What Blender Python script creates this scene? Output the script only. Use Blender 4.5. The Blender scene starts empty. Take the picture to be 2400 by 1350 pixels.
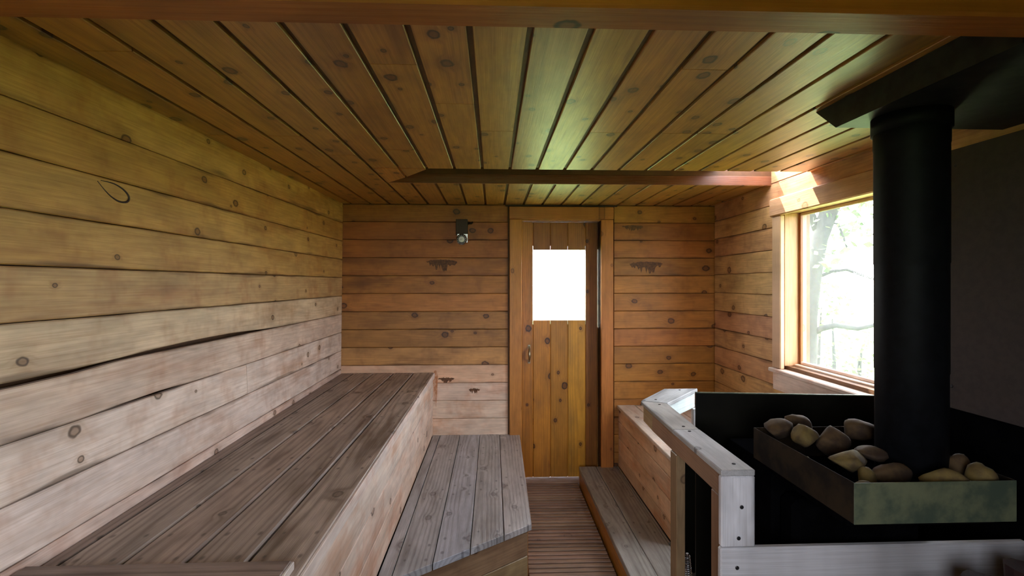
import bpy, bmesh, math, random
from mathutils import Vector, Matrix, noise as mnoise

sc = bpy.context.scene
RND = random.Random(7)

# ------------------------------------------------------------------ camera
F_PX = 1150.0
cam_d = bpy.data.cameras.new('camera')
cam = bpy.data.objects.new('camera', cam_d)
sc.collection.objects.link(cam)
cam.location = (0, 0, 1.58)
cam.rotation_euler = (math.radians(90), 0, -math.atan(45 / F_PX))
cam_d.sensor_width = 36.0
cam_d.lens = 36.0 * F_PX / 2400.0
cam_d.shift_y = -11.0 / 2400.0
cam_d.clip_start = 0.02
cam_d.clip_end = 200
sc.camera = cam

# ------------------------------------------------------------------ world, sun, exposure
SKY = 9.0
w = bpy.data.worlds.new('sky')
sc.world = w
w.use_nodes = True
bg = w.node_tree.nodes['Background']
bg.inputs['Color'].default_value = (0.88, 0.92, 1.0, 1)
bg.inputs['Strength'].default_value = SKY

SUN_DIR = Vector((0.45, -1.0, -1.6)).normalized()
sun_d = bpy.data.lights.new('sun', 'SUN')
sun_d.energy = 24.0
sun_d.angle = math.radians(0.6)
sun_d.color = (1.0, 0.95, 0.86)
sun = bpy.data.objects.new('sun', sun_d)
sun.rotation_euler = SUN_DIR.to_track_quat('-Z', 'Y').to_euler()
sun.location = (-2, 8, 10)
sc.collection.objects.link(sun)

sc.view_settings.view_transform = 'Standard'
sc.view_settings.look = 'None'
sc.view_settings.gamma = 1.0
sc.view_settings.use_curve_mapping = False
sc.view_settings.exposure = 0.72
sc.cycles.max_bounces = 7
sc.cycles.diffuse_bounces = 4
sc.cycles.use_adaptive_sampling = True
sc.cycles.adaptive_threshold = 0.2
sc.cycles.caustics_reflective = False
sc.cycles.caustics_refractive = False
sc.cycles.sample_clamp_indirect = 6.0

def portal(loc, direction, sx, sy):
    d = bpy.data.lights.new('window_daylight', 'AREA')
    d.shape = 'RECTANGLE'; d.size = sx; d.size_y = sy
    d.cycles.is_portal = True
    o = bpy.data.objects.new('window_daylight', d)
    o.location = loc
    o.rotation_euler = Vector(direction).to_track_quat('-Z', 'Z').to_euler()
    sc.collection.objects.link(o)

# room numbers
XR, YB, ZC = 1.77, 3.872, 2.20          # right wall, back wall, ceiling
YF = -0.70                              # front wall behind the camera
def xleft(y, z):                        # the left wall leans a little towards the near end
    t = max(0.0, (y - 1.25) / (YB - 1.25)); z = max(z, 0.80)
    near = -1.125 + (z - 0.88) / 1.32 * (-0.105)
    far = -1.180 + (z - 0.88) / 1.32 * (0.015)
    return near + (far - near) * t

portal((XR + 0.14, 2.46, 1.54), (-1, 0, 0), 0.93, 0.95)
portal((0.54, 4.02, 1.565), (0, -1, 0), 0.46, 0.60)
portal((-0.15, YF - 0.06, 1.475), (0, 1, 0), 0.90, 0.95)
portal((1.6, 2.86, 2.33), (0, 0, -1), 0.36, 0.42)

# ------------------------------------------------------------------ materials
def new_mat(name):
    m = bpy.data.materials.new(name); m.use_nodes = True
    return m, m.node_tree, m.node_tree.nodes['Principled BSDF']

class NT:
    def __init__(s, nt): s.nt = nt
    def n(s, t, **kw):
        nd = s.nt.nodes.new(t)
        for k, v in kw.items(): setattr(nd, k, v)
        return nd
    def put(s, sock, v):
        if isinstance(v, bpy.types.NodeSocket): s.nt.links.new(v, sock)
        else: sock.default_value = v
    def math(s, op, a, b=None, clamp=False):
        nd = s.n('ShaderNodeMath', operation=op, use_clamp=clamp)
        s.put(nd.inputs[0], a)
        if b is not None: s.put(nd.inputs[1], b)
        return nd.outputs[0]
    def vec(s, x, y, z):
        nd = s.n('ShaderNodeCombineXYZ')
        s.put(nd.inputs[0], x); s.put(nd.inputs[1], y); s.put(nd.inputs[2], z)
        return nd.outputs[0]
    def noise(s, v, scale=1.0, detail=3.0, rough=0.5, dist=0.0):
        nd = s.n('ShaderNodeTexNoise')
        s.put(nd.inputs['Vector'], v); nd.inputs['Scale'].default_value = scale
        nd.inputs['Detail'].default_value = detail; nd.inputs['Roughness'].default_value = rough
        nd.inputs['Distortion'].default_value = dist
        return nd.outputs['Fac']
    def mix(s, f, a, b, mode='MIX'):
        nd = s.n('ShaderNodeMix', data_type='RGBA', blend_type=mode)
        s.put(nd.inputs[0], f); s.put(nd.inputs[6], a); s.put(nd.inputs[7], b)
        return nd.outputs[2]
    def rng(s, v, a, b, c=0.0, d=1.0, smooth=False):
        nd = s.n('ShaderNodeMapRange', interpolation_type='SMOOTHSTEP' if smooth else 'LINEAR')
        s.put(nd.inputs[0], v)
        for i, q in enumerate((a, b, c, d)): nd.inputs[1 + i].default_value = q
        return nd.outputs[0]

def rgb(*c): return (c[0], c[1], c[2], 1.0)

def wood(name, base, dark, ring=0.45, freq=95.0, stain=None, stain_amt=0.35, rough=0.6, coat=0.0,
         knots=0.8, nails=0.0, bump=0.25, tint_var=0.10, streak=0.0, grime=0.0, edge=0.058, kscale=1.0, kfrac=0.66, ksize=1.5, mottle=0.22):
    """planed softwood: grain runs along local X of each board; the object's colour tints it"""
    m, nt, bs = new_mat(name)
    q = NT(nt)
    tc = q.n('ShaderNodeTexCoord'); oi = q.n('ShaderNodeObjectInfo')
    r = oi.outputs['Random']
    r2 = q.math('FRACT', q.math('MULTIPLY', r, 17.31))
    r3 = q.math('FRACT', q.math('MULTIPLY', r, 53.77))
    sp = q.n('ShaderNodeSeparateXYZ'); nt.links.new(tc.outputs['Object'], sp.inputs[0])
    X = q.math('ADD', sp.outputs[0], q.math('MULTIPLY', r, 41.0))
    Y0 = sp.outputs[1]; Z0 = sp.outputs[2]
    Y = q.math('ADD', Y0, q.math('MULTIPLY', r2, 9.0))
    # knots
    kv = q.n('ShaderNodeTexVoronoi', voronoi_dimensions='2D')
    nt.links.new(q.vec(q.math('MULTIPLY', X, 3.6 * kscale), q.math('MULTIPLY', Y, 4.6 * kscale), 0.0), kv.inputs['Vector'])
    kv.inputs['Scale'].default_value = 1.0
    kd = kv.outputs['Distance']
    kc = q.n('ShaderNodeSeparateColor'); nt.links.new(kv.outputs['Color'], kc.inputs[0])
    kon = q.math('LESS_THAN', kc.outputs[0], kfrac)
    ksz = q.rng(kc.outputs[1], 0, 1, 0.022 * ksize, 0.062 * ksize)
    kn = q.math('DIVIDE', kd, ksz)
    kn = q.math('ADD', kn, q.math('MULTIPLY', q.math('SUBTRACT', q.noise(q.vec(q.math('MULTIPLY', X, 40.0), q.math('MULTIPLY', Y, 40.0), r), 1.0, 1.0), 0.5), 0.7))
    kmask = q.math('MULTIPLY', q.rng(kn, 0.9, 1.15, 1, 0, True), kon)
    kring = q.math('MULTIPLY', q.math('MULTIPLY', q.rng(kn, 0.55, 0.9, 0, 1, True), q.rng(kn, 1.0, 1.35, 1, 0, True)), kon)
    khalo = q.math('MULTIPLY', q.rng(kn, 0.8, 3.4, 1, 0, True), kon)
    # rings seen as straight to cathedral grain
    wob = q.noise(q.vec(q.math('MULTIPLY', X, 1.1), q.math('MULTIPLY', Y, 5.0), 0.0), 1.0, 1.0)
    zo = q.math('ADD', q.math('ADD', Z0, q.math('MULTIPLY', q.math('SUBTRACT', q.noise(q.vec(q.math('MULTIPLY', X, 0.55), r, 0.0), 1.0, 1.0), 0.5), 0.16)),
                q.math('ADD', 0.02, q.math('MULTIPLY', r3, 0.05)))
    yo = q.math('ADD', Y0, q.math('MULTIPLY', q.math('SUBTRACT', r2, 0.5), 0.12))
    rad = q.math('SQRT', q.math('ADD', q.math('MULTIPLY', yo, yo), q.math('MULTIPLY', zo, zo)))
    rad = q.math('ADD', rad, q.math('MULTIPLY', wob, 0.030))
    rad = q.math('ADD', rad, q.math('MULTIPLY', khalo, 0.012))
    sn = q.math('SINE', q.math('MULTIPLY', rad, freq * 6.2832))
    rg = q.math('POWER', q.rng(sn, -1, 1, 0, 1), 2.2)
    fib = q.noise(q.vec(q.math('MULTIPLY', X, 5.0), q.math('MULTIPLY', Y, 320.0), q.math('MULTIPLY', Z0, 320.0)), 1.0, 1.0)
    blot = q.noise(q.vec(q.math('MULTIPLY', X, 1.7), q.math('MULTIPLY', Y, 7.0), r3), 1.0, 3.0, 0.65)
    ramt = q.math('MULTIPLY', rg, q.math('MULTIPLY', q.rng(blot, 0.3, 0.7, 0.5, 1.2), ring))
    col = q.mix(ramt, rgb(*base), rgb(*dark))
    col = q.mix(q.math('MULTIPLY', q.rng(fib, 0.38, 0.75), 0.28), col, rgb(*dark))
    st = stain or tuple(c * 0.45 for c in base)
    col = q.mix(q.math('MULTIPLY', q.rng(blot, 0.48, 0.75, 0, 1, True), stain_amt), col, rgb(*st))
    if streak:
        sv = q.noise(q.vec(q.math('MULTIPLY', X, 7.0), q.math('MULTIPLY', Y, 5.0), r2), 1.0, 3.0, 0.7)
        col = q.mix(q.math('MULTIPLY', q.rng(sv, 0.46, 0.78, 0, 1, True), streak), col, rgb(*st))
    col = q.mix(q.math('MULTIPLY', khalo, 0.40 * knots), col, rgb(*dark))
    col = q.mix(q.math('MULTIPLY', kmask, 0.75 * knots), col, rgb(dark[0] * 0.55, dark[1] * 0.5, dark[2] * 0.5))
    col = q.mix(q.math('MULTIPLY', kring, 0.9 * knots), col, rgb(dark[0] * 0.12, dark[1] * 0.11, dark[2] * 0.11))
    if grime:
        gn = q.noise(q.vec(q.math('MULTIPLY', X, 2.3), q.math('MULTIPLY', Y, 16.0), r3), 1.0, 2.0, 0.7)
        ge = q.rng(q.math('ADD', q.math('ABSOLUTE', Y0), q.math('MULTIPLY', q.math('SUBTRACT', gn, 0.5), 0.06)), edge, edge + 0.018, 0, 1, True)
        col = q.mix(q.math('MULTIPLY', q.math('MULTIPLY', ge, q.rng(gn, 0.42, 0.66, 0.1, 1)), grime), col, rgb(dark[0] * 0.3, dark[1] * 0.3, dark[2] * 0.32))
    if nails:
        xm = q.math('SUBTRACT', q.math('PINGPONG', q.math('ADD', sp.outputs[0], 0.17), 0.30), 0.06)
        ym = q.math('SUBTRACT', q.math('ABSOLUTE', Y0), 0.045)
        nd_ = q.math('SQRT', q.math('ADD', q.math('MULTIPLY', q.math('MULTIPLY', xm, xm), 0.35), q.math('MULTIPLY', ym, ym)))
        nmask = q.rng(q.math('ADD', nd_, q.math('MULTIPLY', q.math('SUBTRACT', blot, 0.5), 0.012)), 0.002, 0.009, 1, 0, True)
        col = q.mix(q.math('MULTIPLY', nmask, nails), col, rgb(0.012, 0.01, 0.01))
    val = q.math('ADD', 1.0 - tint_var, q.math('MULTIPLY', r2, 2 * tint_var))
    mot = q.noise(q.vec(q.math('MULTIPLY', X, 4.0), q.math('MULTIPLY', Y, 13.0), r2), 1.0, 3.0, 0.7)
    val = q.math('MULTIPLY', val, q.rng(mot, 0.3, 0.7, 1.0 - mottle, 1.0 + mottle * 0.7))
    hs = q.n('ShaderNodeHueSaturation')
    nt.links.new(col, hs.inputs['Color']); nt.links.new(val, hs.inputs['Value'])
    nt.links.new(q.math('ADD', 0.492, q.math('MULTIPLY', r3, 0.016)), hs.inputs['Hue'])
    col = q.mix(1.0, hs.outputs['Color'], oi.outputs['Color'], 'MULTIPLY')
    nt.links.new(col, bs.inputs['Base Color'])
    nt.links.new(q.rng(fib, 0.3, 0.8, rough - 0.06, rough + 0.10), bs.inputs['Roughness'])
    bs.inputs['Coat Weight'].default_value = coat
    bs.inputs['Coat Roughness'].default_value = 0.40
    bp = q.n('ShaderNodeBump'); bp.inputs['Strength'].default_value = bump; bp.inputs['Distance'].default_value = 0.002
    nt.links.new(fib, bp.inputs['Height'])
    nt.links.new(bp.outputs['Normal'], bs.inputs['Normal'])
    return m

def plain(name, col, rough=0.6, metal=0.0, var=0.3, scale=14.0, col2=None, bump=0.1, spec=0.5):
    m, nt, bs = new_mat(name); q = NT(nt)
    tc = q.n('ShaderNodeTexCoord')
    f = q.noise(tc.outputs['Object'], scale, 5.0, 0.6)
    c2 = col2 or tuple(c * (1 - var) for c in col)
    nt.links.new(q.mix(q.rng(f, 0.38, 0.64, 0, 1, True), rgb(*col), rgb(*c2)), bs.inputs['Base Color'])
    bs.inputs['Roughness'].default_value = rough
    bs.inputs['Metallic'].default_value = metal
    bs.inputs['Specular IOR Level'].default_value = spec
    if bump:
        bp = q.n('ShaderNodeBump'); bp.inputs['Strength'].default_value = bump; bp.inputs['Distance'].default_value = 0.004
        nt.links.new(f, bp.inputs['Height']); nt.links.new(bp.outputs['Normal'], bs.inputs['Normal'])
    return m

M = {}
M['honey'] = wood('honey_pine', (0.56, 0.230, 0.045), (0.20, 0.058, 0.010), ring=0.24, stain=(0.20, 0.064, 0.012), stain_amt=0.62, rough=0.50, streak=0.45, grime=0.55)
M['left'] = wood('worn_pine', (0.76, 0.67, 0.53), (0.36, 0.22, 0.10), ring=0.20, freq=80, stain=(0.42, 0.22, 0.11), stain_amt=0.55, rough=0.55, streak=0.55, tint_var=0.06, grime=0.7, ksize=1.1)
M['ceil'] = wood('varnished_pine', (0.50, 0.235, 0.050), (0.13, 0.042, 0.009), ring=0.30, freq=60, stain=(0.16, 0.055, 0.012), stain_amt=0.6, rough=0.45, coat=0.65, knots=1.0, streak=0.15, grime=0.45, kscale=1.5, kfrac=0.75, ksize=1.9)
M['groove'] = plain('groove_shadow_board', (0.16, 0.07, 0.022), 0.7, var=0.3)
M['lip'] = plain('ceiling_lip_board', (0.12, 0.045, 0.012), 0.6, var=0.3)
M['pale'] = wood('bleached_pine', (0.84, 0.70, 0.60), (0.52, 0.34, 0.24), ring=0.2, freq=80, stain=(0.60, 0.27, 0.13), stain_amt=0.55, rough=0.65, streak=0.5, grime=0.25)
M['bench'] = wood('weathered_bench_wood', (0.45, 0.37, 0.315), (0.13, 0.092, 0.070), ring=0.62, freq=52, stain=(0.13, 0.088, 0.062), stain_amt=0.85, rough=0.5, nails=0.55, bump=0.5, knots=0.5)
M['bench2'] = wood('grey_bench_wood', (0.50, 0.495, 0.51), (0.18, 0.162, 0.155), ring=0.60, freq=52, stain=(0.20, 0.165, 0.14), stain_amt=0.5, rough=0.32, nails=0.5, bump=0.5, knots=0.4)
M['door'] = wood('amber_door_wood', (0.56, 0.25, 0.026), (0.22, 0.075, 0.008), ring=0.35, freq=70, stain=(0.22, 0.12, 0.04), stain_amt=0.35, rough=0.42, coat=0.25, knots=1.0)
M['casing'] = wood('casing_pine', (0.52, 0.215, 0.042), (0.27, 0.095, 0.018), ring=0.35, freq=110, stain_amt=0.25, rough=0.45, knots=0.5)
M['wincas'] = wood('window_casing_pine', (0.66, 0.40, 0.22), (0.44, 0.20, 0.08), ring=0.3, freq=110, stain_amt=0.15, rough=0.5, knots=0.4)
M['beam'] = wood('beam_pine', (0.46, 0.16, 0.035), (0.24, 0.07, 0.015), ring=0.28, freq=50, stain_amt=0.3, rough=0.5, knots=1.0)
M['slotwood'] = wood('dark_slot_wood', (0.17, 0.06, 0.026), (0.09, 0.03, 0.014), ring=0.3, rough=0.3, coat=0.4, knots=0.3)  # shade on the far slot boards is put into this darker wood
M['rail'] = wood('grey_white_rail_wood', (0.70, 0.70, 0.71), (0.30, 0.29, 0.28), ring=0.12, freq=70, stain=(0.26, 0.24, 0.22), stain_amt=0.55, rough=0.6, knots=0.5, grime=0.5, edge=0.042)
M['slat'] = wood('slat_wood', (0.34, 0.225, 0.165), (0.17, 0.10, 0.07), ring=0.3, freq=70, stain_amt=0.3, rough=0.5, knots=0.3)
M['darkfloor'] = plain('dark_floor', (0.045, 0.032, 0.025), 0.8)
M['black'] = plain('stove_black_iron', (0.003, 0.003, 0.0035), 0.9, var=0.4, spec=0.0)
M['pipe'] = plain('black_flue_steel', (0.004, 0.0045, 0.006), 0.6, var=0.4, scale=30, spec=0.12)
M['shield'] = plain('dark_shield_sheet', (0.007, 0.0065, 0.004), 0.45, var=0.4, scale=6, spec=0.15)
M['board'] = plain('brown_cement_board', (0.044, 0.031, 0.027), 0.9, var=0.2, scale=40)
M['slab'] = plain('sooty_metal', (0.016, 0.018, 0.018), 0.5, col2=(0.003, 0.003, 0.004), scale=18, spec=0.35)
M['tray'] = plain('stained_galvanised_steel', (0.12, 0.135, 0.075), 0.6, metal=0.0, col2=(0.045, 0.066, 0.045), scale=9)
M['rust'] = plain('sooty_rusty_steel', (0.028, 0.018, 0.009), 0.8, col2=(0.010, 0.007, 0.005), scale=8, spec=0.1)  # tray sides and back: their shade is put into the darker colour
M['stone'] = plain('sauna_stone', (0.085, 0.050, 0.018), 0.85, col2=(0.030, 0.015, 0.007), scale=11, bump=0.5)
M['stone2'] = plain('pale_sauna_stone', (0.17, 0.12, 0.034), 0.85, col2=(0.065, 0.040, 0.015), scale=11, bump=0.5)
M['steel'] = plain('bright_steel', (0.55, 0.55, 0.56), 0.25, metal=1.0, var=0.1)
M['screw'] = plain('dark_screw', (0.04, 0.04, 0.045), 0.4, metal=0.6)
M['brass'] = plain('old_brass', (0.42, 0.36, 0.24), 0.35, metal=0.9, var=0.2)
M['dial_w'] = plain('dial_white', (0.75, 0.75, 0.73), 0.4, bump=0, var=0.02)
M['dial_b'] = plain('dial_black', (0.015, 0.015, 0.016), 0.4, bump=0)
M['darkwood'] = wood('dark_block_wood', (0.035, 0.016, 0.008), (0.018, 0.008, 0.004), rough=0.6)
M['bark'] = plain('tree_bark', (0.024, 0.023, 0.024), 0.9, var=0.5, bump=0.6)
M['log'] = wood('dark_red_log', (0.030, 0.008, 0.006), (0.010, 0.003, 0.003), ring=0.6, freq=60, rough=0.7)
M['render_out'] = plain('outer_boards', (0.25, 0.18, 0.12), 0.8)

def leaf_mat(name, c):
    m, nt, bs = new_mat(name)
    q = NT(nt)
    tc = q.n('ShaderNodeTexCoord')
    f = q.noise(tc.outputs['Object'], 5.0, 2.0)
    col = q.mix(f, rgb(*c), rgb(c[0] * 0.6, c[1] * 0.75, c[2] * 0.5))
    nt.links.new(col, bs.inputs['Base Color'])
    tr = q.n('ShaderNodeBsdfTranslucent'); nt.links.new(col, tr.inputs['Color'])
    ms = q.n('ShaderNodeMixShader'); ms.inputs[0].default_value = 0.45
    out = nt.nodes['Material Output']
    nt.links.new(bs.outputs[0], ms.inputs[1]); nt.links.new(tr.outputs[0], ms.inputs[2])
    nt.links.new(ms.outputs[0], out.inputs['Surface'])
    return m
M['leaf'] = leaf_mat('leaf_green', (0.10, 0.16, 0.055))
M['grass'] = plain('lawn_grass', (0.145, 0.23, 0.06), 0.9, col2=(0.10, 0.17, 0.045), scale=3.0, bump=0)

def glass(name, haze):
    m, nt, bs = new_mat(name); q = NT(nt)
    nt.nodes.remove(bs)
    out = nt.nodes['Material Output']
    t = q.n('ShaderNodeBsdfTransparent'); g = q.n('ShaderNodeBsdfGlossy'); g.inputs['Roughness'].default_value = 0.02
    lw_ = q.n('ShaderNodeLayerWeight'); lw_.inputs['Blend'].default_value = 0.5
    fr = q.math('ADD', 0.02, q.math('MULTIPLY', q.math('POWER', lw_.outputs['Facing'], 5.0), 0.5))
    m1 = q.n('ShaderNodeMixShader'); nt.links.new(fr, m1.inputs[0])
    nt.links.new(t.outputs[0], m1.inputs[1]); nt.links.new(g.outputs[0], m1.inputs[2])
    tl = q.n('ShaderNodeBsdfTranslucent'); tl.inputs['Color'].default_value = (0.9, 0.93, 0.92, 1)
    m2 = q.n('ShaderNodeMixShader')
    tc = q.n('ShaderNodeTexCoord')
    nt.links.new(q.rng(q.noise(tc.outputs['Object'], 3.0, 4.0), 0.3, 0.7, haze * 0.75, haze * 1.25), m2.inputs[0])
    nt.links.new(m1.outputs[0], m2.inputs[1]); nt.links.new(tl.outputs[0], m2.inputs[2])
    nt.links.new(m2.outputs[0], out.inputs['Surface'])
    return m
M['pane'] = glass('dusty_window_glass', 0.03)  # translucent share imitates the glare that washes out the view
M['pane_clear'] = glass('clear_glass', 0.03)

# ------------------------------------------------------------------ helpers
COL = sc.collection
def link(name, me, mat=None, parent=None, mw=None, color=None):
    o = bpy.data.objects.new(name, me)
    COL.objects.link(o)
    if mat is not None and me is not None:
        me.materials.append(M[mat] if isinstance(mat, str) else mat)
    if mw is not None: o.matrix_world = mw
    if parent is not None:
        o.parent = parent
        o.matrix_parent_inverse = PARENT_INV.get(parent.name, Matrix.Identity(4))
    if color: o.color = (color[0], color[1], color[2], 1)
    return o
PARENT_INV = {}
def thing(name, label, cat, loc=(0, 0, 0), group=None, rot=None):
    o = bpy.data.objects.new(name, None); COL.objects.link(o)
    o.empty_display_size = 0.1
    mw = Matrix.Translation(loc)
    o.matrix_world = mw
    PARENT_INV[o.name] = mw.inverted()
    o['label'] = label; o['category'] = cat
    if group: o['group'] = group
    return o
def tag(o, label, cat, group=None):
    o['label'] = label; o['category'] = cat
    if group: o['group'] = group
    return o
def structure(o, label=None):
    o['kind'] = 'structure'
    if label: o['label'] = label
    return o
def mesh_from(verts, faces, name='mesh', smooth=False):
    me = bpy.data.meshes.new(name)
    me.from_pydata([tuple(v) for v in verts], [], faces)
    me.update()
    if smooth:
        for p in me.polygons: p.use_smooth = True
    return me
def frame(xd, yd, zd, o):
    m = Matrix.Identity(4)
    for i, a in enumerate((xd, yd, zd)):
        a = Vector(a).normalized()
        for k in range(3): m[k][i] = a[k]
    for k in range(3): m[k][3] = o[k]
    return m

def plank(name, parent, p0, p1, zdir, wdt, thk, mat, cham=0.003, seg=1, jit=0.0, warp=None, low=None, high=None, color=None, rnd=None):
    """board: centre line of its FACE from p0 to p1, zdir = face normal, thickness goes back from the face"""
    p0 = Vector(p0); p1 = Vector(p1)
    L = (p1 - p0).length
    xd = (p1 - p0).normalized(); zd = Vector(zdir).normalized(); yd = zd.cross(xd).normalized(); zd = xd.cross(yd)
    mid = (p0 + p1) / 2
    mw = frame(xd, yd, zd, mid)
    h = wdt / 2; c = cham
    vs, fs = [], []
    rr = rnd or RND
    for i in range(seg + 1):
        x = -L / 2 + L * i / seg
        a = -h + (rr.uniform(0, jit) if jit else 0) + (low(x + L / 2) if low else 0)
        b = h - (rr.uniform(0, jit) if jit else 0) - (high(x + L / 2) if high else 0)
        prof = [(a, -thk), (a, -c), (a + c, 0), (b - c, 0), (b, -c), (b, -thk)]
        for (y, z) in prof:
            dz = warp(mw @ Vector((x, y, 0))) if warp else 0
            vs.append((x, y, z + dz))
    n = 6
    for i in range(seg):
        for k in range(n):
            k2 = (k + 1) % n
            fs.append((i * n + k, i * n + k2, (i + 1) * n + k2, (i + 1) * n + k))
    fs.append(tuple(range(n - 1, -1, -1)))
    fs.append(tuple(seg * n + k for k in range(n)))
    fs = [tuple(reversed(f)) for f in fs]
    return link(name, mesh_from(vs, fs, name), mat, parent, mw, color)

def box_bm(bm, a, b):
    x0, y0, z0 = a; x1, y1, z1 = b
    v = [bm.verts.new(p) for p in ((x0, y0, z0), (x1, y0, z0), (x1, y1, z0), (x0, y1, z0), (x0, y0, z1), (x1, y0, z1), (x1, y1, z1), (x0, y1, z1))]
    for f in ((0, 3, 2, 1), (4, 5, 6, 7), (0, 1, 5, 4), (1, 2, 6, 5), (2, 3, 7, 6), (3, 0, 4, 7)):
        bm.faces.new([v[i] for i in f])
def done(bm, name, smooth=False):
    me = bpy.data.meshes.new(name); bmesh.ops.recalc_face_normals(bm, faces=bm.faces); bm.to_mesh(me); bm.free()
    if smooth:
        for p in me.polygons: p.use_smooth = True
    return me
def boxes(name, lst, mat, parent=None, color=None):
    bm = bmesh.new()
    for a, b in lst: box_bm(bm, a, b)
    return link(name, done(bm, name), mat, parent, Matrix.Identity(4), color)
def bar(name, a, b, mat, parent=None, bev=0.004, grain='x', color=None):
    """bevelled box between two corners, its local X along the chosen grain axis"""
    a = Vector(a); b = Vector(b); c = (a + b) / 2; d = b - a
    ax = {'x': ((1, 0, 0), (0, 1, 0), (0, 0, 1)), 'y': ((0, 1, 0), (0, 0, 1), (1, 0, 0)), 'z': ((0, 0, 1), (1, 0, 0), (0, 1, 0))}[grain]
    dim = [abs(sum(d[i] * v[i] for i in range(3))) / 2 for v in ax]
    bm = bmesh.new(); box_bm(bm, [-q for q in dim], dim)
    if bev: bmesh.ops.bevel(bm, geom=list(bm.edges), offset=min(bev, min(dim) * 0.45), segments=1, affect='EDGES')
    return link(name, done(bm, name), mat, parent, frame(*ax, c), color)
def prism(name, pts, z0, z1, mat, parent=None, grain=(1, 0, 0), bev=0.0, color=None):
    """upright prism over a plan outline; local X along grain"""
    cx = sum(p[0] for p in pts) / len(pts); cy = sum(p[1] for p in pts) / len(pts); zt = z1
    xd = Vector(grain).normalized(); zd = Vector((0, 0, 1)); yd = zd.cross(xd)
    mw = frame(xd, yd, zd, (cx, cy, zt)); inv = mw.inverted()
    bm = bmesh.new()
    bot = [bm.verts.new(inv @ Vector((p[0], p[1], z0))) for p in pts]
    top = [bm.verts.new(inv @ Vector((p[0], p[1], z1))) for p in pts]
    n = len(pts)
    bm.faces.new(bot); bm.faces.new(top)
    for i in range(n): bm.faces.new((bot[i], bot[(i + 1) % n], top[(i + 1) % n], top[i]))
    bmesh.ops.recalc_face_normals(bm, faces=bm.faces)
    if bev: bmesh.ops.bevel(bm, geom=[e for e in bm.edges], offset=bev, segments=1, affect='EDGES')
    return link(name, done(bm, name), mat, parent, mw, color)
def tube_me(pts, rad, n=10, name='tube', cap=True):
    pts = [Vector(p) for p in pts]
    rads = rad if isinstance(rad, (list, tuple)) else [rad] * len(pts)
    vs, fs = [], []
    up = Vector((0, 0, 1))
    t0 = (pts[1] - pts[0]).normalized()
    ref = t0.orthogonal().normalized()
    for i, p in enumerate(pts):
        t = (pts[min(i + 1, len(pts) - 1)] - pts[max(i - 1, 0)]).normalized()
        ref = (ref - t * ref.dot(t)).normalized()
        b = t.cross(ref)
        for k in range(n):
            a = 2 * math.pi * k / n
            vs.append(p + (ref * math.cos(a) + b * math.sin(a)) * rads[i])
    for i in range(len(pts) - 1):
        for k in range(n):
            k2 = (k + 1) % n
            fs.append((i * n + k, i * n + k2, (i + 1) * n + k2, (i + 1) * n + k))
    if cap:
        fs.append(tuple(range(n - 1, -1, -1))); fs.append(tuple((len(pts) - 1) * n + k for k in range(n)))
    return mesh_from(vs, fs, name, True)
def disc_me(r, h, n=20, name='disc'):
    """short round stud along local Z, from 0 to h, domed rim"""
    prof = [(r, 0), (r, h * 0.6), (r * 0.8, h)]
    vs, fs = [], []
    for (rr, z) in prof:
        for k in range(n):
            a = 2 * math.pi * k / n; vs.append((rr * math.cos(a), rr * math.sin(a), z))
    for i in range(2):
        for k in range(n):
            k2 = (k + 1) % n; fs.append((i * n + k, i * n + k2, (i + 1) * n + k2, (i + 1) * n + k))
    fs.append(tuple(2 * n + k for k in range(n))); fs.append(tuple(range(n - 1, -1, -1)))
    return mesh_from(vs, fs, name)
SCREW = disc_me(0.0065, 0.002, 10, 'screw'); SCREW.materials.append(M['screw'])
def screw(parent, loc, nrm, name='screw'):
    q = Vector(nrm).to_track_quat('Z', 'Y').to_matrix().to_4x4()
    return link(name, SCREW, None, parent, Matrix.Translation(loc) @ q)

# ------------------------------------------------------------------ ground outside
g = boxes('ground', [((-40, -40, -0.62), (40, 50, -0.60))], 'grass')
structure(g, 'sunlit green lawn around the cabin')

# ------------------------------------------------------------------ floor
fl = structure(boxes('floor', [((-1.5, YF - 0.2, -0.12), (XR + 0.2, YB + 0.25, -0.035))], 'darkfloor'))

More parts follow.
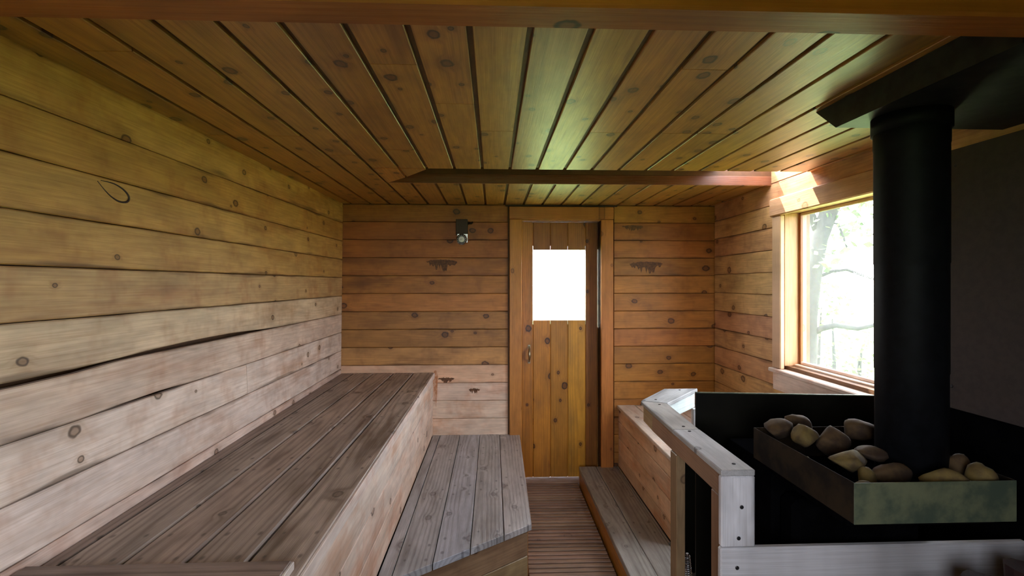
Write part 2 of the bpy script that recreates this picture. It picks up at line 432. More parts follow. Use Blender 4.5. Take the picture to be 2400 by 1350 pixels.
# ------------------------------------------------------------------ left wall
wl = structure(boxes('wall_left', [((-1.40, YF - 0.2, -0.1), (-1.262, YB + 0.2, 2.35))], 'groove'))
ZJ = [2.205] + [2.050 - 0.142 * k for k in range(16)]
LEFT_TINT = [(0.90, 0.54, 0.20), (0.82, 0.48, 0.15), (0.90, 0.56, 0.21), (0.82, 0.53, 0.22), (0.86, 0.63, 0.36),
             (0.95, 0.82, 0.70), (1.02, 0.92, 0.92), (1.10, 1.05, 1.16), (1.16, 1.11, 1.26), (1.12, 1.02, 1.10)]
def bulge(c, half, amt):
    def f(x):
        t = (x - c) / half
        return amt * max(0.0, 1 - t * t) ** 1.2 if abs(t) < 1 else 0.0
    return f
LX = -1.18
def lwarp(p): return xleft(p.y, p.z) - LX
for i in range(len(ZJ) - 1):
    z1, z0 = ZJ[i], ZJ[i + 1]
    if z1 < 0.02: break
    zc = (z0 + z1) / 2
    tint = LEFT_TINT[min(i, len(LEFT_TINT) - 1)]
    hi = lo = None
    y0 = YF
    if i == 5: lo = bulge(2.05 - y0, 0.62, 0.017)                  # the long open gap
    if i == 6: hi = bulge(1.25 - y0, 0.35, 0.012)
    if i == 6: lo = bulge(1.72 - y0, 0.25, 0.008)
    if i == 7: hi = bulge(2.9 - y0, 0.5, 0.006)
    segs = [(YF, YB - 0.005)]
    if i == 7: segs = [(YF, 2.36), (2.363, YB - 0.005)]
    for k, (ya, yb) in enumerate(segs):
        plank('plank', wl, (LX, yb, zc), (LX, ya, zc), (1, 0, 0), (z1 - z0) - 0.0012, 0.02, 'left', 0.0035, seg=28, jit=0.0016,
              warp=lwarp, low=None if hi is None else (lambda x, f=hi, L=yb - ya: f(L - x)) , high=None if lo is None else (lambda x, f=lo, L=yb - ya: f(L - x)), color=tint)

# ------------------------------------------------------------------ back wall with door opening
DX0, DX1, DZT = 0.222, 0.862, 2.088
wb = structure(boxes('wall_back', [((-1.5, YB + 0.018, -0.1), (DX0, YB + 0.17, 2.35)), ((DX1, YB + 0.018, -0.1), (XR + 0.2, YB + 0.17, 2.35)),
                                   ((DX0, YB + 0.018, DZT), (DX1, YB + 0.17, 2.35))], 'groove'))
ZB = [2.198] + [2.062 - 0.1405 * k for k in range(16)]
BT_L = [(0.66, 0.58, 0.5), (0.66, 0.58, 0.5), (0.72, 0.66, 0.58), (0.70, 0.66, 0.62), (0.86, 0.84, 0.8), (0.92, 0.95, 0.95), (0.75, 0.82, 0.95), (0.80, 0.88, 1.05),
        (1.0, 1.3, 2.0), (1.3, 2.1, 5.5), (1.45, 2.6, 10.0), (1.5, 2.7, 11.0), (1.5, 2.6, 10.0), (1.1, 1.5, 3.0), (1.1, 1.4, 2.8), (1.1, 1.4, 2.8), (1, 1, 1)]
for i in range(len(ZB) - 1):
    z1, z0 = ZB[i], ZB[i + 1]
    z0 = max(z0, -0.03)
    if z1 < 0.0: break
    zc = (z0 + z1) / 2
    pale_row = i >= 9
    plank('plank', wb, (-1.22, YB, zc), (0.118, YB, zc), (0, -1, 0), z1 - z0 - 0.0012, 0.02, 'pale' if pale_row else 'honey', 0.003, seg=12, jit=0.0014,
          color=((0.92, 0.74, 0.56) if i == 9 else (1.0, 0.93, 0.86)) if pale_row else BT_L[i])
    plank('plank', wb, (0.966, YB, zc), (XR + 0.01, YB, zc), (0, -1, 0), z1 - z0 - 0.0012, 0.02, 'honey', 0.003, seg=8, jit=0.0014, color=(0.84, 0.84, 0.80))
structure(bar('trim_1', (0.10, YB - 0.004, 2.188), (0.99, YB + 0.03, 2.2), 'darkwood', bev=0.002))

# ------------------------------------------------------------------ right wall with window
WY0, WY1, WZ0, WZ1 = 2.02, 2.916, 1.077, 2.008
wr = structure(boxes('wall_right', [((XR + 0.018, YF - 0.2, -0.1), (XR + 0.16, WY0, 2.42)), ((XR + 0.018, WY1, -0.1), (XR + 0.16, YB + 0.17, 2.42)),
                                    ((XR + 0.018, WY0, -0.1), (XR + 0.16, WY1, WZ0)), ((XR + 0.018, WY0, WZ1), (XR + 0.16, WY1, 2.42))], 'groove'))
ZR = [2.42, 2.352, 2.212, 2.073] + [2.073 - 0.1415 * k for k in range(1, 16)]
for i in range(len(ZR) - 1):
    z1, z0 = ZR[i], max(ZR[i + 1], -0.03)
    if z1 < 0.0: break
    zc = (z0 + z1) / 2
    if z1 > 2.25: segs = [(2.6, 3.12)]
    elif z0 >= 2.06: segs = [(YF, 1.42), (1.424, YB - 0.021)]
    elif z1 <= 1.01: segs = [(YF, 1.2), (1.204, YB - 0.021)]
    else:
        e0, e1 = WY0 - 0.06, WY1 + 0.045
        segs = [(YF, e0), (e1, YB - 0.021)]
    for (ya, yb) in segs:
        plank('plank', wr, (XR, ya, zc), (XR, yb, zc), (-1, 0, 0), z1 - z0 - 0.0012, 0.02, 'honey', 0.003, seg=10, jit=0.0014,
              color=(1.2, 1.72, 3.9))  # paler tint puts the glow near the window into the board colour
    # board behind the casing line above and below the opening
# window
win = structure(bpy.data.objects.new('window_1', None)); COL.objects.link(win); win.location = (XR, (WY0 + WY1) / 2, WZ0)
PARENT_INV[win.name] = Matrix.Translation((-XR, -(WY0 + WY1) / 2, -WZ0))
win['label'] = 'square window in the right wall looking out on a tree'
PX = XR + 0.11
bar('header_casing', (XR - 0.034, WY0 - 0.09, WZ1 - 0.012), (XR + 0.002, WY1 + 0.105, WZ1 + 0.096), 'wincas', win, 0.006, 'y')
bar('side_casing', (XR - 0.026, WY1 - 0.002, WZ0 - 0.02), (XR + 0.002, WY1 + 0.088, WZ1 - 0.013), 'wincas', win, 0.005, 'z', (1.05, 1.15, 1.3))
bar('side_casing', (XR - 0.026, WY0 - 0.088, WZ0 - 0.02), (XR + 0.002, WY0 + 0.002, WZ1 - 0.013), 'wincas', win, 0.005, 'z', (1.05, 1.15, 1.3))
bar('jamb', (XR + 0.003, WY1 - 0.001, WZ0), (XR + 0.14, WY1 + 0.018, WZ1), 'wincas', win, 0.002, 'z', (0.95, 0.85, 0.75))
bar('jamb', (XR + 0.003, WY0 - 0.018, WZ0), (XR + 0.14, WY0 + 0.001, WZ1), 'wincas', win, 0.002, 'z')
bar('head_jamb', (XR + 0.003, WY0, WZ1 - 0.001), (XR + 0.14, WY1, WZ1 + 0.018), 'wincas', win, 0.002, 'y')
bar('sill', (XR - 0.045, WY0 - 0.10, WZ0 - 0.046), (XR + 0.15, WY1 + 0.10, WZ0 - 0.021), 'pale', win, 0.005, 'y')
bar('apron', (XR - 0.022, WY0 - 0.08, WZ0 - 0.155), (XR - 0.001, WY1 + 0.085, WZ0 - 0.047), 'pale', win, 0.004, 'y')
bar('sill_riser', (XR + 0.06, WY0, WZ0 - 0.02), (XR + 0.14, WY1, WZ0 + 0.012), 'pale', win, 0.004, 'y')
bar('glazing_stop', (PX - 0.022, WY1 - 0.020, WZ0 + 0.013), (PX - 0.004, WY1 - 0.001, WZ1 - 0.002), 'casing', win, 0.003, 'z', (0.5, 0.4, 0.3))
bar('glazing_stop', (PX - 0.022, WY0 + 0.001, WZ0 + 0.013), (PX - 0.004, WY0 + 0.020, WZ1 - 0.002), 'casing', win, 0.003, 'z', (0.5, 0.4, 0.3))
bar('glazing_stop', (PX - 0.022, WY0 + 0.021, WZ1 - 0.020), (PX - 0.004, WY1 - 0.021, WZ1 - 0.002), 'wincas', win, 0.003, 'y', (0.9, 1.0, 1.2))
bar('glazing_stop', (PX - 0.022, WY0 + 0.021, WZ0 + 0.013), (PX - 0.004, WY1 - 0.021, WZ0 + 0.030), 'pale', win, 0.003, 'y')
bar('pane', (PX - 0.002, WY0, WZ0), (PX + 0.002, WY1, WZ1), 'pane', win, 0)

# ------------------------------------------------------------------ ceiling with the light slot
SY0, SY1 = 2.665, 3.055                       # near and far edge of the slot
SXA, SXB = -0.347, -0.628                     # where the slanted left end meets near and far edges
ZS = 2.31                                     # top of the slot
SKX = 1.42                                    # the roof pane starts here
cl = structure(boxes('ceiling', [((-1.5, YF - 0.2, ZC + 0.011), (XR + 0.16, SY0, ZC + 0.10)), ((-1.5, SY1, ZC + 0.011), (XR + 0.16, YB + 0.17, ZC + 0.10)),
                                 ((-1.5, SY0, ZC + 0.011), (SXB, SY1, ZC + 0.10)),
                                 ((-1.5, SY0 - 0.05, ZS), (SKX, SY1 + 0.05, ZS + 0.06)),
                                 ((-1.5, YF - 0.2, ZC + 0.10), (XR + 0.16, SY0 - 0.021, ZS + 0.06)), ((-1.5, SY1 + 0.021, ZC + 0.10), (XR + 0.16, YB + 0.17, ZS + 0.06)),
                                 ((SKX, SY0 - 0.05, ZS), (XR + 0.16, SY0 - 0.02, ZS + 0.06)), ((SKX, SY1 + 0.02, ZS), (XR + 0.16, SY1 + 0.05, ZS + 0.06))], 'lip'))
PW = 0.1495; GAP = 0.015
x = 0.092 - PW * 9
k = 0
while x < XR:
    xa, xb = x + GAP / 2, min(x + PW - GAP / 2, XR + 0.01)
    xa = max(xa, -1.26)
    x += PW; k += 1
    if xb - xa < 0.02: continue
    xc = (xa + xb) / 2
    cc = RND.uniform(0.86, 1.1); tint = (cc, cc * RND.uniform(0.95, 1.04), cc * RND.uniform(0.85, 1.1))
    def cp(ya, yb): plank('plank', cl, (xc, ya, ZC), (xc, yb, ZC), (0, 0, -1), xb - xa, 0.0105, 'ceil', 0.002, seg=4, jit=0.0012, color=tint)
    if xb < SXB + 0.02:
        j = RND.choice([1.35, 1.6, 2.1, 2.4, 3.0])
        cp(YF, j); cp(j + 0.003, YB - 0.002)
    else:
        j = RND.choice([1.4, 1.7, 2.0, 2.3, None, None])
        if j: cp(YF, j); cp(j + 0.003, SY0)
        else: cp(YF, SY0)
        if xa < SXA:                         # patched boards at the slanted end
            sl = (SY1 - SY0) / (SXB - SXA)
            ya_, yb_ = SY0 + (xa - SXA) * sl, SY0 + (min(xb, SXA) - SXA) * sl
            pts = [(xa, SY0 + 0.006), (min(xb, SXA), SY0 + 0.006), (min(xb, SXA), max(yb_, SY0 + 0.007)), (xa, min(ya_, SY1 - 0.002))]
            prism('plank', pts, ZC - 0.0005, ZC + 0.0105, 'ceil', cl, (0, 1, 0), 0, (1.1, 1.1, 1.1))
            # the far strip beside the slant
        cp(SY1, YB - 0.002)
# slot walls
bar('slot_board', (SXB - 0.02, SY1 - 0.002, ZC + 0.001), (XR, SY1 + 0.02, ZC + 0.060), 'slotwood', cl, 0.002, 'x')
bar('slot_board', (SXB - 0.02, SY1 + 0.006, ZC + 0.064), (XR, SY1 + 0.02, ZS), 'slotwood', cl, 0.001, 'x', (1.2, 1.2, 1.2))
bar('slot_board', (SXB - 0.02, SY0 - 0.02, ZC + 0.0115), (XR, SY0, ZS), 'beam', cl, 0.001, 'x')
prism('slot_board', [(SXA, SY0), (SXB, SY1), (SXB - 0.02, SY1), (SXB - 0.02, SY0)], ZC + 0.011, ZS, 'beam', cl, (-0.58, 0.81, 0))
bar('skylight_pane', (SKX - 0.02, SY0 - 0.03, ZS + 0.058), (XR + 0.02, SY1 + 0.03, ZS + 0.064), 'pane_clear', cl, 0)
# beam across the near ceiling
bm_ = structure(bar('trim_2', (-1.24, 0.945, 2.118), (XR, 1.035, ZC), 'beam', None, 0.006, 'x', (0.82, 0.74, 0.62)), 'thick reddish wooden beam across the near end of the ceiling')

# ------------------------------------------------------------------ front wall behind the camera with its opening
wf = structure(boxes('wall_front', [((-1.5, YF - 0.12, -0.1), (-0.60, YF, 2.35)), ((0.30, YF - 0.12, -0.1), (XR + 0.16, YF, 2.35)),
                                    ((-0.60, YF - 0.12, -0.1), (0.30, YF, 1.00)), ((-0.60, YF - 0.12, 1.95), (0.30, YF, 2.35))], 'honey'))

# ------------------------------------------------------------------ door
dr = structure(bpy.data.objects.new('door_1', None)); COL.objects.link(dr); dr.location = (0.54, YB, 0)
PARENT_INV[dr.name] = Matrix.Translation((-0.54, -YB, 0))
dr['label'] = 'amber plank door with a small bright window in the back wall'
bar('side_casing', (0.131, YB - 0.026, 0.0), (0.228, YB + 0.001, 2.084), 'casing', dr, 0.004, 'z')
bar('side_casing', (0.857, YB - 0.026, 0.0), (0.954, YB + 0.001, 2.084), 'casing', dr, 0.004, 'z')
bar('head_casing', (0.129, YB - 0.030, 2.086), (0.956, YB + 0.001, 2.183), 'casing', dr, 0.004, 'x', (0.85, 0.82, 0.8))
bar('jamb', (0.212, YB + 0.002, 0.0), (0.224, YB + 0.16, DZT), 'casing', dr, 0.001, 'z')
bar('jamb', (0.862, YB + 0.002, 0.0), (0.874, YB + 0.16, DZT), 'casing', dr, 0.001, 'z', (1.1, 1.2, 1.5))
bar('head_jamb', (0.225, YB + 0.002, 2.080), (0.861, YB + 0.16, 2.09), 'casing', dr, 0.001, 'x')
bar('threshold', (0.225, YB - 0.01, -0.03), (0.861, YB + 0.16, 0.004), 'slat', dr, 0.003, 'x')
YD = YB + 0.098
dj = [0.228, 0.326, 0.4675, 0.609, 0.754, 0.857]
GZ0, GZ1 = 1.279, 1.852
for i in range(5):
    a, b = dj[i] + 0.0015, dj[i + 1] - (0.0015 if i < 4 else 0.006)
    xc = (a + b) / 2
    col = [(0.95, 0.9, 0.85), (1, 1, 1), (0.95, 0.98, 1.0), (1.05, 1.05, 1.0), (0.62, 0.55, 0.55)][i]
    if i in (0, 4):
        plank('board', dr, (xc, YD, 0.008), (xc, YD, 2.076), (0, -1, 0), b - a, 0.03, 'door', 0.004, color=col)
    else:
        plank('board', dr, (xc, YD, 0.008), (xc, YD, GZ0), (0, -1, 0), b - a, 0.03, 'door', 0.004, color=col)
        plank('board', dr, (xc, YD, GZ1), (xc, YD, 2.070 + 0.004 * (i % 2)), (0, -1, 0), b - a, 0.03, 'door', 0.004, color=(0.6, 0.52, 0.6))
bar('pane', (dj[1] - 0.03, YD + 0.031, GZ0 - 0.03), (dj[4] + 0.03, YD + 0.035, GZ1 + 0.03), 'pane', dr, 0)
for i in (1, 2, 3, 4):
    for (za, zb) in ((0.01, GZ0 - 0.032), (GZ1 + 0.032, 2.07)):
        if i in (1, 4) and za < 1: zb = GZ0 - 0.032
        bar('tongue', (dj[i] - 0.012, YD + 0.006, za), (dj[i] + 0.012, YD + 0.012, zb), 'door', dr, 0, 'z')
for (za, zb) in ((0.12, 0.24), (1.0, 1.12), (1.95, 2.05)):
    bar('ledge', (dj[0] + 0.01, YD + 0.0305, za), (dj[5] - 0.01, YD + 0.05, zb), 'door', dr, 0.003, 'x')
bar('stop', (0.225, YD + 0.032, 0.005), (0.240, YD + 0.05, 2.078), 'casing', dr, 0.001, 'z')
bar('stop', (0.225, YD + 0.032, 2.06), (0.861, YD + 0.05, 2.079), 'casing', dr, 0.001, 'x')
bar('stop', (0.848, YD + 0.032, 0.005), (0.861, YD + 0.05, 1.22), 'casing', dr, 0.001, 'z')
bar('stop', (0.848, YD + 0.032, 1.86), (0.861, YD + 0.05, 2.058), 'casing', dr, 0.001, 'z')
hp = [(0.294, YD - 0.002, 1.068), (0.294, YD - 0.020, 1.054), (0.294, YD - 0.036, 1.030), (0.294, YD - 0.041, 1.006), (0.294, YD - 0.036, 0.982), (0.294, YD - 0.020, 0.958), (0.294, YD - 0.002, 0.944)]
hd = link('handle', tube_me(hp, [0.005, 0.006, 0.009, 0.0125, 0.009, 0.006, 0.005], 10, 'handle'), 'brass', dr, Matrix.Identity(4))
for z in (1.066, 0.946): bar('handle_plate', (0.284, YD - 0.004, z - 0.016), (0.304, YD + 0.0, z + 0.016), 'brass', dr, 0.003, 'z')

# unseen roof added outside the door to block the sun
pr = structure(boxes('porch_roof', [((-0.6, YB + 0.17, 2.42), (1.7, YB + 1.15, 2.46))], 'render_out'), 'small roof over the outside of the door')

# ------------------------------------------------------------------ upper bench on the left
ub = thing('upper_bench', 'high brown plank bench along the left wall with a bleached front', 'bench', (-0.82, 2.4, 0))
UY0 = 0.35
ZT = 0.88
gx = [-0.463, -0.618, -0.773, -0.928, -1.083]
for i in range(5):
    x1 = gx[i] - (0.002 if i else 0); x0 = (gx[i + 1] + 0.002) if i < 4 else None
    cc = RND.uniform(0.88, 1.12)
    tint = [(1.12, 1.10, 1.08), (0.92, 0.90, 0.88), (1.06, 1.0, 0.98), (0.85, 0.84, 0.83), (0.8, 0.76, 0.74)][i]
    if x0 is not None:
        plank('plank', ub, ((x0 + x1) / 2, UY0, ZT), ((x0 + x1) / 2, YB - 0.002, ZT), (0, 0, 1), x1 - x0, 0.036, 'bench', 0.006, seg=16, jit=0.0014, color=tint)
    else:                                    # wedge-shaped board against the wall
        n = 8
        pts = [(x1, UY0), (x1, YB - 0.002)] + [(xleft(YB - (YB - UY0) * t / n, 0.84) + 0.005, YB - 0.002 - (YB - 0.002 - UY0) * t / n) for t in range(n + 1)]
        prism('plank', pts, ZT - 0.036, ZT - 0.001, 'bench', ub, (0, 1, 0), 0, tint)
bar('nosing', (-0.465, UY0, ZT - 0.044), (-0.456, YB - 0.002, ZT - 0.002), 'pale', ub, 0.003, 'y', (1.0, 1.06, 1.1))
fz = [0.836, 0.715, 0.585, 0.455, 0.405]
fz = [0.836, 0.690, 0.545, 0.392]
for i in range(3):
    z1, z0 = fz[i], fz[i + 1]
    plank('front_board', ub, (-0.470, UY0, (z0 + z1) / 2), (-0.470, YB - 0.002, (z0 + z1) / 2), (1, 0, 0), z1 - z0 - 0.002, 0.02, 'pale', 0.002, seg=12, jit=0.001,
          color=[(1.1, 1.12, 1.14), (1.08, 1.06, 1.05), (1.04, 0.98, 0.92)][i])
bar('cross_cleat', (-1.12, 1.135, ZT + 0.001), (-0.492, 1.222, ZT + 0.022), 'bench', ub, 0.003, 'x', (0.75, 0.68, 0.66))
bar('cleat_edge', (-0.4915, 1.14, ZT + 0.001), (-0.484, 1.218, ZT + 0.021), 'pale', ub, 0.002, 'y', (1.05, 1.15, 1.25))
for y in (0.6, 1.9, 3.2): bar('bearer', (-1.06, y, -0.03), (-0.494, y + 0.06, ZT - 0.037), 'honey', ub, 0.003, 'x')

# ------------------------------------------------------------------ lower bench
lb = thing('lower_bench', 'low grey plank bench with a slanted near end in front of the high bench', 'bench', (-0.13, 3.0, 0))
ZL = 0.39
def ydiag(x): return 2.421 + (x - 0.19) * (2.421 - 2.093) / (0.19 + 0.259)
gl = [0.208, 0.053, -0.101, -0.256, -0.411, -0.4695]
for i in range(5):
    x1, x0 = gl[i] - (0.002 if i else 0), gl[i + 1] + 0.002
    yb = YB - 0.003
    tint = [(1.05, 1.0, 0.97), (1.0, 1.0, 1.0), (0.92, 0.96, 1.04), (0.95, 0.95, 0.96), (0.85, 0.85, 0.86)][i]
    xr_b, xr_n = (x1 + 0.004, x1 - 0.016) if i == 0 else (x1, x1)
    n = 1
    pts = [(x0, ydiag(x0)), (xr_n, ydiag(xr_n)), (xr_b, yb), (x0, yb)]
    prism('plank', pts, ZL - 0.032, ZL + (0.0 if i % 2 else -0.001), 'bench2', lb, (0, 1, 0), 0.002, tint)
# fascia under the slanted end
A = Vector((0.172, ydiag(0.172) + 0.012, 0)); B = Vector((-0.467, ydiag(-0.467) + 0.012, 0))
nrm = Vector((A.y - B.y, -(A.x - B.x), 0)).normalized()
if nrm.y > 0: nrm = -nrm
for i, (z1, z0) in enumerate([(0.355, 0.235), (0.233, 0.110), (0.108, -0.02)]):
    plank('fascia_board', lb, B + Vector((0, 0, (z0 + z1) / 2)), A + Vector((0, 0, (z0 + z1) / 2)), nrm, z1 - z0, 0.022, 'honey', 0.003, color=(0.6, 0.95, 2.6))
for i, (z1, z0) in enumerate([(0.355, 0.235), (0.233, 0.110), (0.108, -0.02)]):
    plank('side_board', lb, (0.175, 2.43, (z0 + z1) / 2), (0.175, YB - 0.03, (z0 + z1) / 2), (1, 0, 0), z1 - z0, 0.02, 'honey', 0.003)
for y in (2.9, 3.5): bar('bearer', (-0.44, y, -0.03), (0.15, y + 0.05, 0.356), 'honey', lb, 0.003, 'x')

# ------------------------------------------------------------------ duckboard on the floor
db = thing('duckboard', 'slatted wooden duckboard on the floor between the low bench and the step', 'duckboard', (0.44, 2.8, 0))
pitch = 0.0425
sl_bm = bmesh.new(); box_bm(sl_bm, (-0.238, -0.0145, -0.011), (0.238, 0.0145, 0.011))
bmesh.ops.bevel(sl_bm, geom=list(sl_bm.edges), offset=0.003, segments=1, affect='EDGES')
SL = done(sl_bm, 'slat'); SL.materials.append(M['slat'])
y = YB - 0.03
while y > 1.5:
    c = RND.uniform(0.8, 1.15)
    link('slat', SL, None, db, Matrix.Translation((0.434, y, -0.011 + RND.uniform(-0.001, 0.001))), (c, c, c))
    y -= pitch
for xx in (0.25, 0.44, 0.62): bar('runner', (xx - 0.015, 1.5, -0.036), (xx + 0.015, YB - 0.02, -0.0225), 'darkwood', db, 0.002, 'y')

# ------------------------------------------------------------------ foot step and right bench
st_ = thing('foot_step', 'low plank step along the foot of the right bench beside the door', 'step', (0.84, 3.0, 0))
plank('plank', st_, (0.750, 2.26, 0.125), (0.750, YB - 0.003, 0.125), (0, 0, 1), 0.138, 0.03, 'bench2', 0.003, seg=14, jit=0.003, color=(0.78, 0.76, 0.68))
plank('plank', st_, (0.902, 2.26, 0.124), (0.902, YB - 0.003, 0.124), (0, 0, 1), 0.163, 0.03, 'bench2', 0.003, seg=8, jit=0.001, color=(0.70, 0.67, 0.60))
bar('plank', (0.986, 2.72, 0.094), (0.999, YB - 0.003, 0.124), 'bench2', st_, 0.001, 'y', (0.8, 0.72, 0.62))
bar('riser', (0.684, 2.27, -0.03), (0.700, YB - 0.004, 0.093), 'door', st_, 0.002, 'y', (1.0, 1.1, 1.3))
for y in (2.35, 3.0, 3.7): bar('bearer', (0.702, y, -0.03), (0.985, y + 0.04, 0.0935), 'honey', st_, 0.002, 'x')

rb = thing('side_bench', 'boxed-in pine bench under the window in the far right corner', 'bench', (1.38, 3.2, 0))
RY0 = 2.68
plank('plank', rb, (1.06, RY0, 0.61), (1.06, YB - 0.003, 0.61), (0, 0, 1), 0.142, 0.022, 'pale', 0.003, color=(0.95, 1.0, 1.0))
plank('plank', rb, (1.205, RY0, 0.61), (1.205, YB - 0.003, 0.61), (0, 0, 1), 0.142, 0.022, 'pale', 0.003, color=(0.95, 1.0, 1.0))
plank('plank', rb, (1.35, RY0, 0.61), (1.35, YB - 0.003, 0.61), (0, 0, 1), 0.142, 0.022, 'pale', 0.003, color=(1, 1.0, 1.0))
plank('plank', rb, (1.495, RY0, 0.61), (1.495, YB - 0.003, 0.61), (0, 0, 1), 0.142, 0.022, 'pale', 0.003)
plank('plank', rb, (1.667, RY0, 0.61), (1.667, YB - 0.003, 0.61), (0, 0, 1), 0.196, 0.022, 'pale', 0.003)
for i, (z1, z0) in enumerate([(0.586, 0.480), (0.480, 0.350), (0.350, 0.222), (0.222, 0.126)]):
    plank('front_board', rb, (1.0, RY0, (z0 + z1) / 2), (1.0, YB - 0.003, (z0 + z1) / 2), (-1, 0, 0), z1 - z0 - 0.003, 0.02, 'pale', 0.003, seg=6, jit=0.001, color=(0.92, 0.76, 0.58))
bar('end_panel', (1.003, RY0 + 0.012, -0.03), (1.76, RY0 + 0.03, 0.586), 'shield', rb, 0.001, 'x')  # near-black sheet colour stands in for shade on this end face

# ------------------------------------------------------------------ railing round the stove
sr = thing('stove_railing', 'weathered grey-white wooden railing around the stove', 'railing', (0.8, 2.0, 0))
ZK = 0.98
inn = [(0.844, 1.547), (0.850, 1.988), (0.873, 2.423)]
out = [(0.733, 1.547), (0.740, 1.990), (0.757, 2.481)]
prism('cap_board', [out[0], inn[0], (0.850, 1.986), (0.740, 1.988)], ZK - 0.021, ZK, 'rail', sr, (0, 1, 0), 0.003, (0.72, 0.72, 0.72))
prism('cap_board', [(0.740, 1.9905), (0.850, 1.9885), inn[2], out[2]], ZK - 0.021, ZK - 0.001, 'rail', sr, (0, 1, 0), 0.003, (0.60, 0.58, 0.53))
prism('cap_board', [(0.758, 2.484), (0.875, 2.426), (1.168, 2.758), (0.974, 2.758)], ZK - 0.021, ZK, 'rail', sr, (0.6, 0.75, 0), 0.003, (0.66, 0.69, 0.69))
ZA = 0.875
def slab_between(name, a, b, side, thk, z0, z1, mat, col):
    a = Vector((a[0], a[1], 0)); b = Vector((b[0], b[1], 0)); d = (b - a).normalized(); n = Vector((-d.y, d.x, 0)) * (thk * side)
    prism(name, [(a.x, a.y), (b.x, b.y), (b.x + n.x, b.y + n.y), (a.x + n.x, a.y + n.y)], z0, z1, mat, sr, d, 0.002, col)
# outer apron boards
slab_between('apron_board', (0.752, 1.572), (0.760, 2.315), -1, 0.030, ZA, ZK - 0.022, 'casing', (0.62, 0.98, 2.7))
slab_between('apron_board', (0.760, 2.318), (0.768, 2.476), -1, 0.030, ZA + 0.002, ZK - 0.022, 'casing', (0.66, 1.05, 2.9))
# slanted far part
slab_between('apron_board', (0.880, 2.470), (1.150, 2.752), 1, 0.030, ZA, ZK - 0.022, 'rail', (0.95, 1.08, 1.05))
# posts
def rpost(y0, y1, mat, col, x0=0.756, x1=0.842): bar('post', (x0, y0, -0.03), (x1, y1, ZA + 0.03), mat, sr, 0.003, 'z', col)
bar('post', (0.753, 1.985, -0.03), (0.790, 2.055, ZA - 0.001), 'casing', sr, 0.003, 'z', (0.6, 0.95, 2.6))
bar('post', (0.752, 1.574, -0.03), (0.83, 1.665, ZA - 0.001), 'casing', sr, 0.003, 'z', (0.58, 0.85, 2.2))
bar('post', (1.125, 2.715, 0.6115), (1.155, 2.745, ZA - 0.001), 'rail', sr, 0.003, 'z')
# front
bar('front_board', (0.734, 1.549, 0.729), (0.846, 1.573, ZK - 0.0215), 'rail', sr, 0.005, 'z', (1.02, 1.02, 1.06))
bar('front_rail', (0.732, 1.549, 0.545), (1.765, 1.573, 0.7275), 'rail', sr, 0.005, 'x', (1.04, 1.04, 1.08))
for i in range(4):
    z0 = 0.0 + i * 0.136
    bar('front_panel_board', (0.755, 1.575, z0 - 0.03), (1.765, 1.594, z0 + 0.104), 'casing', sr, 0.003, 'x', (0.5, 0.5, 0.6))
for p in ((0.79, 1.548, 0.76), (0.785, 1.548, 0.665), (0.80, 1.548, 0.86)): screw(sr, p, (0, -1, 0), 'bolt')
for p in ((0.80, 1.60, ZK), (0.797, 1.96, ZK), (0.80, 2.03, ZK - 0.001), (0.825, 2.40, ZK - 0.001), (0.84, 2.50, ZK), (1.05, 2.72, ZK)): screw(sr, p, (0, 0, 1), 'plug')

# ------------------------------------------------------------------ stove
sv = thing('wood_stove', 'black iron wood stove with a tall black flue pipe', 'stove', (1.23, 1.75, 0))
bar('body', (1.00, 1.72, 0.10), (1.49, 2.06, 0.90), 'black', sv, 0.01)
bar('body_front', (1.02, 1.62, 0.16), (1.47, 1.72, 0.84), 'black', sv, 0.02)
prism('top_plate', [(1.01, 1.36), (1.45, 1.36), (1.45, 2.07), (1.01, 2.07)], 0.885, 0.914, 'black', sv, (1, 0, 0), 0.003)
for (xx, yy) in ((1.03, 1.74), (1.46, 1.74), (1.03, 2.03), (1.46, 2.03)): bar('leg', (xx - 0.02, yy - 0.02, -0.034), (xx + 0.02, yy + 0.02, 0.10), 'black', sv, 0.003)
bar('fire_door', (1.09, 1.605, 0.35), (1.40, 1.62, 0.70), 'black', sv, 0.006)
pp = []
for z in (0.914, 1.30, 1.304, 1.62, 1.64, 1.644, 2.01, 2.014, 2.135): pp.append((1.328, 1.51, z))
link('flue_pipe', tube_me(pp, [0.0935, 0.0935, 0.095, 0.095, 0.095, 0.0965, 0.0965, 0.098, 0.098], 40, 'flue_pipe'), 'pipe', sv, Matrix.Identity(4))
link('pipe_collar', tube_me([(1.328, 1.51, 2.06), (1.328, 1.51, 2.112)], [0.104, 0.104], 40, 'pipe_collar'), 'pipe', sv, Matrix.Identity(4))
# tray of stones
ty = thing('stone_tray', 'open rectangular metal tray holding the sauna stones', 'tray', (1.23, 1.57, 0.914))
TX0, TX1, TY0, TY1, TZ0, TZ1 = 0.994, 1.460, 1.312, 1.835, 0.9155, 1.030
boxes('tray_bottom', [((TX0 + 0.003, TY0 + 0.003, TZ0), (TX1 - 0.003, TY1 - 0.003, TZ0 + 0.003))], 'black', ty)
bar('front_plate', (TX0, TY0, TZ0), (TX1, TY0 + 0.003, TZ1), 'tray', ty, 0.001)
bar('back_plate', (TX0, TY1 - 0.003, TZ0), (TX1, TY1, TZ1), 'rust', ty, 0.001)
bar('side_plate', (TX0, TY0 + 0.003, TZ0), (TX0 + 0.003, TY1 - 0.003, TZ1), 'rust', ty, 0.001, 'y')
bar('side_plate', (TX1 - 0.003, TY0 + 0.003, TZ0), (TX1, TY1 - 0.003, TZ1), 'rust', ty, 0.001, 'y')

